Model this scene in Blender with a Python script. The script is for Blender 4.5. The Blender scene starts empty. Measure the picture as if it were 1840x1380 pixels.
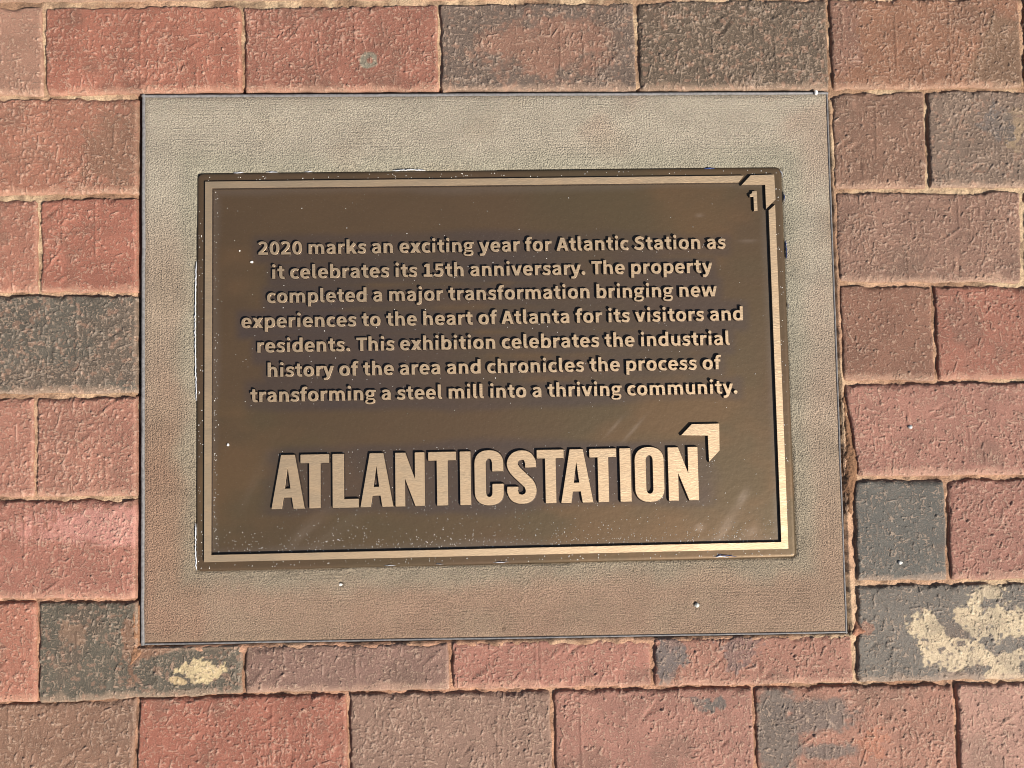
import bpy, math, random
import numpy as np
from mathutils import Matrix, Vector
from mathutils.geometry import tessellate_polygon

# ------------------------------------------------------------------ camera, sky, sun, exposure
scene = bpy.context.scene
COL = scene.collection
F_PX, PW, PH = 1450.0, 1840.0, 1380.0
CAM_ROT = np.array([0.05831, -0.024591, -0.018437])
CAM_POS = np.array([-0.004148, -0.068552, 0.829365])

def rotm(r):
    t = np.linalg.norm(r); k = r / t
    K = np.array([[0, -k[2], k[1]], [k[2], 0, -k[0]], [-k[1], k[0], 0]])
    return np.eye(3) + math.sin(t) * K + (1 - math.cos(t)) * K @ K
CR = rotm(CAM_ROT)

def at(px, py, z=0.0):
    """the point of the place at height z seen at this pixel of the photograph (used once, to measure the place)"""
    v = CR @ np.array([(px - PW / 2) / F_PX, (PH / 2 - py) / F_PX, -1.0])
    s = (z - CAM_POS[2]) / v[2]
    return CAM_POS[:2] + s * v[:2]

cd = bpy.data.cameras.new('camera')
cam = bpy.data.objects.new('camera', cd); COL.objects.link(cam)
cam.matrix_world = Matrix.Translation(Vector(CAM_POS)) @ Matrix([list(r) for r in CR]).to_4x4()
cd.sensor_fit = 'HORIZONTAL'; cd.sensor_width = 36.0; cd.lens = 36.0 * F_PX / PW
cd.clip_start = 0.02; cd.clip_end = 100.0
scene.camera = cam

SUN_EL = math.radians(41); SX, SY = 0.735, -0.678
world = bpy.data.worlds.new('World'); scene.world = world; world.use_nodes = True
wn = world.node_tree.nodes; wl = world.node_tree.links
sky = wn.new('ShaderNodeTexSky'); sky.sky_type = 'NISHITA'; sky.sun_disc = False
sky.sun_elevation = SUN_EL; sky.sun_rotation = math.atan2(SX, SY)
bgn = wn['Background']; bgn.inputs['Strength'].default_value = 0.05
wl.new(sky.outputs[0], bgn.inputs['Color'])
sd = bpy.data.lights.new('sun', 'SUN'); sd.energy = 5.0; sd.angle = math.radians(0.5); sd.color = (1.0, 0.94, 0.86)
sun = bpy.data.objects.new('sun', sd); COL.objects.link(sun)
sun.rotation_euler = Vector((SX * math.cos(SUN_EL), SY * math.cos(SUN_EL), math.sin(SUN_EL))).to_track_quat('Z', 'Y').to_euler()
sun.location = (1, -1, 1.5)
scene.view_settings.view_transform = 'Standard'; scene.view_settings.look = 'None'
scene.cycles.filter_width = 1.0
scene.view_settings.exposure = 0.64; scene.view_settings.gamma = 1.0

# ------------------------------------------------------------------ small helpers
def lin(c):
    c = np.asarray(c, float) / 255.0
    return np.where(c <= 0.04045, c / 12.92, ((c + 0.055) / 1.055) ** 2.4)
ALB = 0.60                                     # picture value -> base colour
def alb(*c): return lin(c) * ALB
def sstep(a, b, x):
    t = np.clip((x - a) / (b - a), 0, 1); return t * t * (3 - 2 * t)
_rg = np.random.RandomState(7)
_LAT = _rg.rand(64, 256, 256)
def vnoise(x, y, seed=0):
    L = _LAT[seed % 64]; x = x + seed * 13.7; y = y + seed * 5.3
    xi = np.floor(x).astype(int); yi = np.floor(y).astype(int)
    fx = x - xi; fy = y - yi; fx = fx * fx * (3 - 2 * fx); fy = fy * fy * (3 - 2 * fy)
    a = L[xi & 255, yi & 255]; b = L[(xi + 1) & 255, yi & 255]; c = L[xi & 255, (yi + 1) & 255]; d = L[(xi + 1) & 255, (yi + 1) & 255]
    return (a * (1 - fx) + b * fx) * (1 - fy) + (c * (1 - fx) + d * fx) * fy
def fbm(x, y, seed=0, n=3):
    s = 0; a = 0.5; t = 0
    for i in range(n):
        s = s + a * vnoise(x * 2 ** i, y * 2 ** i, seed + i); t += a; a *= 0.55
    return s / t

def mesh_np(name, V, F, smooth=True, col=None, mats=(), fmat=None, tri=False):
    """V (n,3), F (m,4) quads (or (m,3)) -> mesh, quickly"""
    me = bpy.data.meshes.new(name)
    F = np.asarray(F, np.int32); k = F.shape[1]
    me.vertices.add(len(V)); me.vertices.foreach_set('co', np.asarray(V, np.float32).ravel())
    me.loops.add(F.size); me.loops.foreach_set('vertex_index', F.ravel())
    me.polygons.add(len(F)); me.polygons.foreach_set('loop_start', np.arange(0, F.size, k, dtype=np.int32))
    me.polygons.foreach_set('loop_total', np.full(len(F), k, np.int32))
    me.polygons.foreach_set('use_smooth', np.full(len(F), smooth))
    for m in mats: me.materials.append(m)
    if fmat is not None: me.polygons.foreach_set('material_index', np.asarray(fmat, np.int32))
    me.update(calc_edges=True); me.validate()
    if col is not None:
        a = me.color_attributes.new('Col', 'FLOAT_COLOR', 'POINT')
        c = np.ones((len(V), 4), np.float32); c[:, :col.shape[1]] = col
        a.data.foreach_set('color', c.ravel())
    return me
def link(name, data, parent=None, loc=(0, 0, 0), **props):
    o = bpy.data.objects.new(name, data); COL.objects.link(o); o.location = loc
    if parent is not None: o.parent = parent
    for k, v in props.items(): o[k] = v
    return o
def grid_faces(nx, ny, mask=None):
    i = np.arange(nx - 1)[:, None]; j = np.arange(ny - 1)[None, :]
    a = i * ny + j
    F = np.stack([a, a + ny, a + ny + 1, a + 1], -1)
    if mask is not None: F = F[mask]
    return F.reshape(-1, 4)

# ------------------------------------------------------------------ materials
def new_mat(name):
    m = bpy.data.materials.new(name); m.use_nodes = True
    nt = m.node_tree; b = nt.nodes['Principled BSDF']
    return m, nt, b
class NB:
    """tiny node builder"""
    def __init__(s, nt): s.nt = nt
    def n(s, t, **kw):
        o = s.nt.nodes.new(t)
        for k, v in kw.items(): setattr(o, k, v)
        return o
    def set(s, sock, v):
        if isinstance(v, bpy.types.NodeSocket): s.nt.links.new(v, sock)
        else: sock.default_value = v
    def pos(s, sc=(1, 1, 1), off=None):
        g = s.n('ShaderNodeNewGeometry'); m = s.n('ShaderNodeVectorMath', operation='MULTIPLY')
        s.set(m.inputs[0], g.outputs['Position']); m.inputs[1].default_value = sc
        return m.outputs[0]
    def noise(s, vec, scale, detail=3, rough=0.55, dist=0.0):
        o = s.n('ShaderNodeTexNoise'); s.set(o.inputs['Vector'], vec)
        o.inputs['Scale'].default_value = scale; o.inputs['Detail'].default_value = detail
        o.inputs['Roughness'].default_value = rough; o.inputs['Distortion'].default_value = dist
        return o.outputs['Fac']
    def ramp(s, v, a, b, lo=0.0, hi=1.0):
        o = s.n('ShaderNodeMapRange', interpolation_type='SMOOTHSTEP'); s.set(o.inputs['Value'], v)
        o.inputs['From Min'].default_value = a; o.inputs['From Max'].default_value = b
        o.inputs['To Min'].default_value = lo; o.inputs['To Max'].default_value = hi
        return o.outputs[0]
    def math(s, op, a, b=0.0, c=0.0):
        o = s.n('ShaderNodeMath', operation=op); s.set(o.inputs[0], a); s.set(o.inputs[1], b); s.set(o.inputs[2], c)
        return o.outputs[0]
    def mix(s, f, a, b, bt='MIX'):
        o = s.n('ShaderNodeMix', data_type='RGBA', blend_type=bt); s.set(o.inputs[0], f)
        s.set(o.inputs[6], a); s.set(o.inputs[7], b); return o.outputs[2]
    def scale(s, c, f):
        o = s.n('ShaderNodeVectorMath', operation='SCALE'); s.set(o.inputs[0], c); s.set(o.inputs['Scale'], f); return o.outputs[0]
    def bump(s, h, dist, strength=1.0, normal=None):
        o = s.n('ShaderNodeBump'); s.set(o.inputs['Height'], h); o.inputs['Distance'].default_value = dist
        o.inputs['Strength'].default_value = strength
        if normal is not None: s.set(o.inputs['Normal'], normal)
        return o.outputs[0]
    def attr(s, name):
        o = s.n('ShaderNodeAttribute'); o.attribute_name = name; return o.outputs['Color']
    def sep(s, c):
        o = s.n('ShaderNodeSeparateColor'); s.set(o.inputs[0], c); return o.outputs

def rgba(c): return (float(c[0]), float(c[1]), float(c[2]), 1.0)

def mat_brick():
    m, nt, b = new_mat('fired_clay'); N = NB(nt)
    base = N.attr('Col')
    # wire-cut crumbs: short upright and level drag marks, and specks
    wv = N.n('ShaderNodeTexNoise'); N.set(wv.inputs['Vector'], N.pos()); wv.inputs['Scale'].default_value = 180; wv.inputs['Detail'].default_value = 2
    wo = N.n('ShaderNodeVectorMath', operation='MULTIPLY_ADD'); N.set(wo.inputs[0], wv.outputs['Color']); wo.inputs[1].default_value = (0.004, 0.004, 0); N.set(wo.inputs[2], N.pos())
    def P(x, y):
        o = N.n('ShaderNodeVectorMath', operation='MULTIPLY'); N.set(o.inputs[0], wo.outputs[0]); o.inputs[1].default_value = (x, y, 1); return o.outputs[0]
    up = N.noise(P(1, 0.34), 520, 1.5, 0.5)
    lv = N.noise(P(0.45, 1), 470, 1.5, 0.5)
    msk = N.ramp(N.noise(N.pos(), 60, 3, 0.6), 0.36, 0.60)
    c1 = N.ramp(up, 0.600, 0.645); c2 = N.ramp(lv, 0.595, 0.640)
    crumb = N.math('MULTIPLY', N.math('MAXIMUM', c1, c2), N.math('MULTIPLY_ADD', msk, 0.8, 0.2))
    pit = N.math('MAXIMUM', N.ramp(up, 0.40, 0.30), N.ramp(lv, 0.38, 0.29))
    fine = N.noise(P(1, 1), 950, 2, 0.6)
    mid = N.noise(N.pos(), 150, 3, 0.55)
    h = N.math('ADD', N.math('MULTIPLY', crumb, 0.55), N.math('MULTIPLY', fine, 0.42))
    h = N.math('SUBTRACT', h, N.math('MULTIPLY', pit, 0.12))
    h = N.math('ADD', h, N.math('MULTIPLY', mid, 0.22))
    v = N.ramp(N.noise(N.pos(), 28, 4, 0.6), 0.3, 0.7, 0.88, 1.12)
    c = N.scale(base, v)
    c = N.scale(c, N.ramp(fine, 0.3, 0.7, 0.86, 1.12))
    sparkle = N.ramp(N.noise(N.pos(), 1300, 1, 0.5), 0.66, 0.70)  # tiny pale specks, sparkle painted into the base colour
    dust_glint = N.math('MAXIMUM', N.math('MULTIPLY', crumb, 0.36), N.math('MULTIPLY', sparkle, 0.45))  # cream dust on the crumbs, strengthened to paint in their highlights
    c = N.mix(dust_glint, c, rgba(alb(240, 205, 175)))
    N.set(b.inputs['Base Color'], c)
    b.inputs['Roughness'].default_value = 0.72; b.inputs['Specular IOR Level'].default_value = 0.35
    N.set(b.inputs['Normal'], N.bump(h, 0.0013))
    return m
def mat_sand():
    m, nt, b = new_mat('jointing_sand'); N = NB(nt)
    base = N.attr('Col')
    g = N.noise(N.pos(), 700, 3, 0.7); g2 = N.noise(N.pos(), 220, 3, 0.6)
    c = N.scale(base, N.ramp(g, 0.3, 0.7, 0.72, 1.2))
    N.set(b.inputs['Base Color'], c); b.inputs['Roughness'].default_value = 0.9
    b.inputs['Specular IOR Level'].default_value = 0.2
    N.set(b.inputs['Normal'], N.bump(N.math('ADD', g, N.math('MULTIPLY', g2, 1.6)), 0.0012))
    return m
def mat_concrete():
    m, nt, b = new_mat('sanded_concrete'); N = NB(nt)
    base = N.attr('Col')
    at_ = N.n('ShaderNodeAttribute'); at_.attribute_name = 'Col'
    g = N.noise(N.pos(), 700, 3, 0.6); g2 = N.noise(N.pos(), 400, 2, 0.5)
    sh = N.noise(N.pos((0.018, 1, 1)), 560, 2.5, 0.6); sv = N.noise(N.pos((1, 0.018, 1)), 560, 2.5, 0.6)
    # trowel streaks run level on the top and bottom strips and upright on the sides
    f = at_.outputs['Alpha']
    o = N.n('ShaderNodeMix', data_type='FLOAT'); N.set(o.inputs[0], f); N.set(o.inputs[2], sh); N.set(o.inputs[3], sv)
    st = N.math('MULTIPLY', N.ramp(o.outputs[0], 0.30, 0.62), N.ramp(N.noise(N.pos(), 14, 2), 0.38, 0.62, 0.1, 1.0))
    c = N.scale(base, N.ramp(g, 0.3, 0.7, 0.68, 1.36))
    c = N.scale(c, N.ramp(N.noise(N.pos(), 30, 4, 0.6), 0.3, 0.7, 0.94, 1.06))
    N.set(b.inputs['Base Color'], c); b.inputs['Roughness'].default_value = 0.85
    b.inputs['Specular IOR Level'].default_value = 0.25
    h = N.math('ADD', N.math('ADD', N.math('MULTIPLY', g, 1.0), N.math('MULTIPLY', g2, 0.40)), N.math('MULTIPLY', st, 0.15))
    N.set(b.inputs['Normal'], N.bump(h, 0.0030))
    return m
def mat_bronze_dark():
    m, nt, b = new_mat('dark_bronze_patina'); N = NB(nt)
    base = N.attr('Col')
    n1 = N.noise(N.pos((1, 2.2, 1)), 9, 4, 0.6, 0.6)
    fine = N.noise(N.pos((0.25, 1, 1)), 1300, 2, 0.6)
    speck = N.ramp(N.noise(N.pos(), 1500, 1, 0.5), 0.74, 0.78)
    c = N.scale(base, N.ramp(n1, 0.3, 0.7, 0.90, 1.10))
    c = N.scale(c, N.ramp(fine, 0.3, 0.7, 0.96, 1.04))
    c = N.mix(N.math('MULTIPLY', speck, 0.55), c, (0.45, 0.38, 0.30, 1))
    N.set(b.inputs['Base Color'], c)
    b.inputs['Metallic'].default_value = 0.55
    N.set(b.inputs['Roughness'], N.ramp(n1, 0.25, 0.75, 0.50, 0.40))
    und = N.noise(N.pos(), 160, 2, 0.5)
    N.set(b.inputs['Normal'], N.bump(N.math('ADD', N.math('MULTIPLY', fine, 0.10), und), 0.00014))
    return m
def mat_bronze_bright():
    m, nt, b = new_mat('brushed_bronze'); N = NB(nt)
    br = N.noise(N.pos((0.25, 1.6, 1)), 900, 2, 0.6)
    band = N.noise(N.pos((0.5, 1.5, 1)), 60, 3, 0.6)
    c = N.mix(N.ramp(band, 0.3, 0.7), (0.50, 0.362, 0.228, 1), (0.56, 0.412, 0.262, 1))
    N.set(b.inputs['Base Color'], c); b.inputs['Metallic'].default_value = 0.85
    N.set(b.inputs['Roughness'], N.ramp(band, 0.3, 0.7, 0.60, 0.50))
    N.set(b.inputs['Normal'], N.bump(N.math('ADD', br, N.math('MULTIPLY', band, 1.2)), 0.00018))
    return m
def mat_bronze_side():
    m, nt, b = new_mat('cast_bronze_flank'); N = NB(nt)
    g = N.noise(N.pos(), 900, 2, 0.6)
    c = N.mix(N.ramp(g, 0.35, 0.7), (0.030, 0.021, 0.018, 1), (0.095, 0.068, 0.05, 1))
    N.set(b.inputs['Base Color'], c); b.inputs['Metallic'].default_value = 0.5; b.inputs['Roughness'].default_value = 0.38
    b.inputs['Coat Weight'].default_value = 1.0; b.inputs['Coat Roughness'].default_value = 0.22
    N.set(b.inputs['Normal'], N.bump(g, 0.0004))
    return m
def mat_plain(name, col, rough, metallic=0.0, spec=0.5, bump=0.0003, sc=500, var=0.15):
    m, nt, b = new_mat(name); N = NB(nt)
    g = N.noise(N.pos(), sc, 3, 0.6)
    c = N.n('ShaderNodeRGB'); c.outputs[0].default_value = rgba(col)
    N.set(b.inputs['Base Color'], N.scale(c.outputs[0], N.ramp(g, 0.3, 0.7, 1 - var, 1 + var)))
    b.inputs['Roughness'].default_value = rough; b.inputs['Metallic'].default_value = metallic; b.inputs['Specular IOR Level'].default_value = spec
    N.set(b.inputs['Normal'], N.bump(g, bump))
    return m
BRICK, SAND, CONC = mat_brick(), mat_sand(), mat_concrete()
BDARK, BBRIGHT, BSIDE = mat_bronze_dark(), mat_bronze_bright(), mat_bronze_side()
EDGING = mat_plain('grey_plastic_edging', (0.17, 0.16, 0.155), 0.5, 0.0, 0.35, 0.0005, 260, 0.25)
GRIT = mat_plain('white_quartz', (0.80, 0.76, 0.70), 0.5)
FILM = mat_plain('bluish_white_film', (0.66, 0.67, 0.70), 0.4)
BLUEF = mat_plain('blue_film', (0.05, 0.09, 0.28), 0.4)
DIRT = mat_plain('brown_dirt', alb(150, 112, 84), 0.95, 0, 0.2, 0.0016, 420, 0.3)

# ------------------------------------------------------------------ pavement: sand bed (the ground) and every brick
# bricks measured at the joint centre lines of the photograph: corners TL TR BR BL, colour, options
R_ = dict(red=(186, 108, 92))
B = []
def br(q, c, **k): B.append((q, c, k))
def row(y0l, y0r, y1l, y1r, xa, xb, c, **k):
    """a brick of one course: top line runs y0l..y0r, bottom y1l..y1r between its own ends"""
    br([(xa[0], y0l), (xb[0], y0r), (xb[1], y1r), (xa[1], y1l)], c, **k)
# course 0
row(10, 9, 174, 173, (-278, -276), (77, 80), (190, 128, 110))
row(9, 7, 173, 166, (77, 80), (434, 437), (188, 108, 91))
row(7, 4, 166, 165, (434, 437), (787, 791), (178, 104, 89), spot=(662, 108, 16, (150, 150, 130)))
row(4, -1, 165, 164, (787, 791), (1142, 1146), (120, 102, 90), patch=[(985, 85, 110, 55, (158, 116, 96))])
row(-1, -5, 164, 163, (1142, 1146), (1487, 1494), (110, 94, 78))
row(-5, -8, 162, 160, (1487, 1494), (1833, 1839), (168, 105, 84), patch=[(1800, 110, 60, 90, (135, 105, 82)), (1510, 60, 40, 80, (150, 110, 92))])
row(-8, -10, 160, 158, (1835, 1841), (2190, 2196), (120, 62, 50))
# course 1
row(174, 172, 355, 349, (-108, -106), (249, 249), (190, 115, 96), patch=[(215, 270, 70, 90, (152, 112, 90))])
row(163, 160, 341, 340, (1492, 1497), (1664, 1669), (158, 104, 88))
row(160, 158, 340, 339, (1664, 1669), (2018, 2022), (134, 112, 96), patch=[(1822, 232, 22, 40, (172, 146, 116)), (1795, 225, 30, 30, (120, 108, 100))])
# course 2
row(356, 355, 529, 528, (-286, -286), (69, 69), (190, 115, 98))
row(355, 350, 528, 527, (69, 69), (248, 248), (186, 106, 90))
row(341, 340, 509, 510, (1497, 1506), (1834, 1839), (160, 106, 92))
row(340, 339, 510, 510, (1838, 1843), (2190, 2196), (150, 95, 82))
# course 3
row(529, 528, 712, 709, (-110, -110), (247, 247), (108, 100, 88))
row(509, 510, 687, 686, (1506, 1513), (1676, 1684), (142, 100, 80), smooth=1)
row(510, 510, 686, 682, (1676, 1684), (2030, 2038), (178, 102, 86))
# course 4
row(712, 712, 896, 896, (-290, -290), (62, 62), (194, 120, 104))
row(712, 709, 896, 894, (62, 62), (247, 246), (190, 118, 102))
row(687, 683, 859, 856, (1514, 1540), (1862, 1870), (186, 116, 102))
row(683, 681, 856, 853, (1862, 1870), (2215, 2225), (176, 108, 94))
# course 5
row(896, 894, 1078, 1080, (-112, -112), (246, 245), (188, 112, 98), patch=[(180, 945, 120, 34, (212, 150, 135))])
row(859, 858, 1047, 1045, (1532, 1538), (1699, 1706), (108, 104, 96), smooth=1)
row(858, 855, 1045, 1041, (1699, 1706), (2050, 2060), (178, 108, 95))
# course 6 (cut round the slab)
row(1078, 1078, 1267, 1266, (-290, -290), (66, 68), (198, 118, 100))
row(1078, 1078, 1266, 1250, (66, 68), (437, 437), (106, 98, 84), cut=(246, 1163), patch=[(355, 1207, 34, 15, (236, 210, 162)), (315, 1222, 18, 8, (222, 192, 146)), (135, 1140, 25, 22, (150, 120, 98)), (235, 1150, 16, 60, (152, 112, 88)), (270, 1168, 40, 14, (152, 112, 88))])
row(1157, 1151, 1249, 1242, (437, 437), (808, 810), (160, 108, 98))
row(1150, 1144, 1242, 1237, (808, 810), (1172, 1173), (188, 114, 100))
row(1143, 1137, 1237, 1230, (1172, 1173), (1534, 1537), (186, 116, 100), patch=[(1205, 1190, 26, 46, (120, 106, 100)), (1330, 1165, 30, 30, (135, 106, 98))])
row(1048, 1043, 1230, 1222, (1538, 1538), (1880, 1886), (122, 114, 104),
    patch=[(1665, 1130, 26, 30, (228, 205, 168)), (1790, 1115, 55, 28, (228, 205, 168)), (1775, 1065, 28, 14, (225, 202, 166)), (1735, 1110, 18, 12, (222, 198, 162)), (1730, 1180, 60, 24, (228, 204, 168)), (1800, 1190, 34, 30, (226, 202, 166)), (1690, 1155, 40, 12, (222, 198, 162)), (1560, 1130, 12, 10, (160, 120, 100))])
row(1043, 1040, 1222, 1218, (1880, 1886), (2235, 2245), (184, 116, 100))
# course 7
row(1268, 1250, 1462, 1446, (-112, -116), (247, 240), (156, 118, 96))
row(1251, 1243, 1446, 1438, (247, 240), (624, 628), (186, 104, 88))
row(1243, 1238, 1438, 1430, (624, 628), (991, 997), (158, 124, 106))
row(1238, 1231, 1430, 1424, (991, 997), (1353, 1361), (188, 118, 104), patch=[(1275, 1265, 30, 12, (118, 106, 98))])
row(1231, 1226, 1424, 1418, (1353, 1361), (1715, 1725), (190, 120, 102), patch=[(1390, 1330, 40, 95, (116, 106, 96)), (1470, 1285, 80, 30, (124, 108, 98)), (1565, 1338, 22, 22, (192, 128, 100)), (1490, 1350, 50, 14, (126, 110, 100))])
row(1226, 1219, 1418, 1410, (1715, 1725), (2085, 2100), (198, 134, 118))

pavement_cell = 0.0009
conc_px = [(250, 165), (1487, 162), (1529, 1140), (250, 1163)]        # outline of the hole the slab sits in
HOLE = np.array([at(*p) for p in conc_px])
def poly_d(P, x, y):
    """signed distance to convex polygon given clockwise; >0 inside"""
    d = np.full(np.shape(x), 1e9)
    n = len(P)
    for i in range(n):
        a, b = P[i], P[(i + 1) % n]; e = b - a; L = np.hypot(*e)
        d = np.minimum(d, ((y - a[1]) * e[0] - (x - a[0]) * e[1]) / L * -1)
    return d
# sand bed
def sand_bed():
    xs = np.concatenate([np.linspace(-3, -0.62, 14)[:-1], np.arange(-0.62, 0.66, 0.0022), np.linspace(0.66, 3, 14)[1:]])
    ys = np.concatenate([np.linspace(-3, -0.50, 14)[:-1], np.arange(-0.50, 0.48, 0.0022), np.linspace(0.48, 3, 14)[1:]])
    X, Y = np.meshgrid(xs, ys, indexing='ij')
    z = -0.0033 + (fbm(X * 120, Y * 120, 3) - 0.5) * 0.0036 + (fbm(X * 220, Y * 220, 9, 2) - 0.5) * 0.0010
    dh = poly_d(HOLE, X, Y)
    # empty gap along the top and left of the slab, filled with dirt on the other two sides
    tl, tr, brr, bl = HOLE
    dl = np.minimum(np.abs(X - (tl[0] + (bl[0] - tl[0]) * (tl[1] - Y) / (tl[1] - bl[1]))), 9)
    dt = np.abs(Y - (tl[1] + (tr[1] - tl[1]) * (X - tl[0]) / (tr[0] - tl[0])))
    (bx0, by0), (bx1, by1) = bl, brr
    yb_ = by0 + (by1 - by0) * (X - bx0) / (bx1 - bx0); xr_ = brr[0] + (tr[0] - brr[0]) * (Y - brr[1]) / (tr[1] - brr[1])
    ridge = np.maximum(sstep(0.0075, 0.002, np.abs(Y - yb_ + 0.002)) * (X > bx0 - .004) * (X < bx1 + .006), sstep(0.0060, 0.002, np.abs(X - xr_ - 0.001)) * (Y > by1 - .004) * (Y < tr[1] - .01))
    ridge = ridge * (0.65 + 0.7 * fbm(X * 60, Y * 60, 15, 2))
    z = z + ridge * (0.0026 + (fbm(X * 190, Y * 190, 17, 2) - .5) * 0.0016)
    near = ((dl < 0.004) & (Y < tl[1] + 0.002) & (Y > bl[1] + 0.004)) | ((dt < 0.004) & (X > tl[0] - 0.003) & (X < tr[0] - 0.02))
    z = np.where(near | (dh > 0.001), -0.016, z)
    t = fbm(X * 9, Y * 9, 20, 3); w = sstep(-0.2, -0.4, Y + 0.15 * X) * 0.7 + 0.15
    c0, c1, c2 = alb(236, 206, 166), alb(222, 170, 138), alb(170, 128, 100)
    k = np.clip(sstep(0.35, 0.65, t) * 0.6 + w, 0, 1)[..., None]
    c = c0 * (1 - k) + c1 * k
    k2 = sstep(0.50, 0.66, fbm(X * 30, Y * 30, 25, 3))[..., None] * 0.7
    c = c * (1 - k2) + c2 * k2
    k3 = (sstep(0.55, 0.70, fbm(X * 90, Y * 90, 28, 3)) * 0.6)[..., None]; c = c * (1 - k3) + alb(132, 104, 84) * k3
    V = np.stack([X, Y, z], -1).reshape(-1, 3)
    return mesh_np('pavement', V, grid_faces(*X.shape), col=c.reshape(-1, 3), mats=[SAND])
pavement = link('pavement', sand_bed(), kind='structure')
HX0, HX1, HY1, HY0 = HOLE[0][0], HOLE[1][0], HOLE[0][1], HOLE[2][1]

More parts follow.
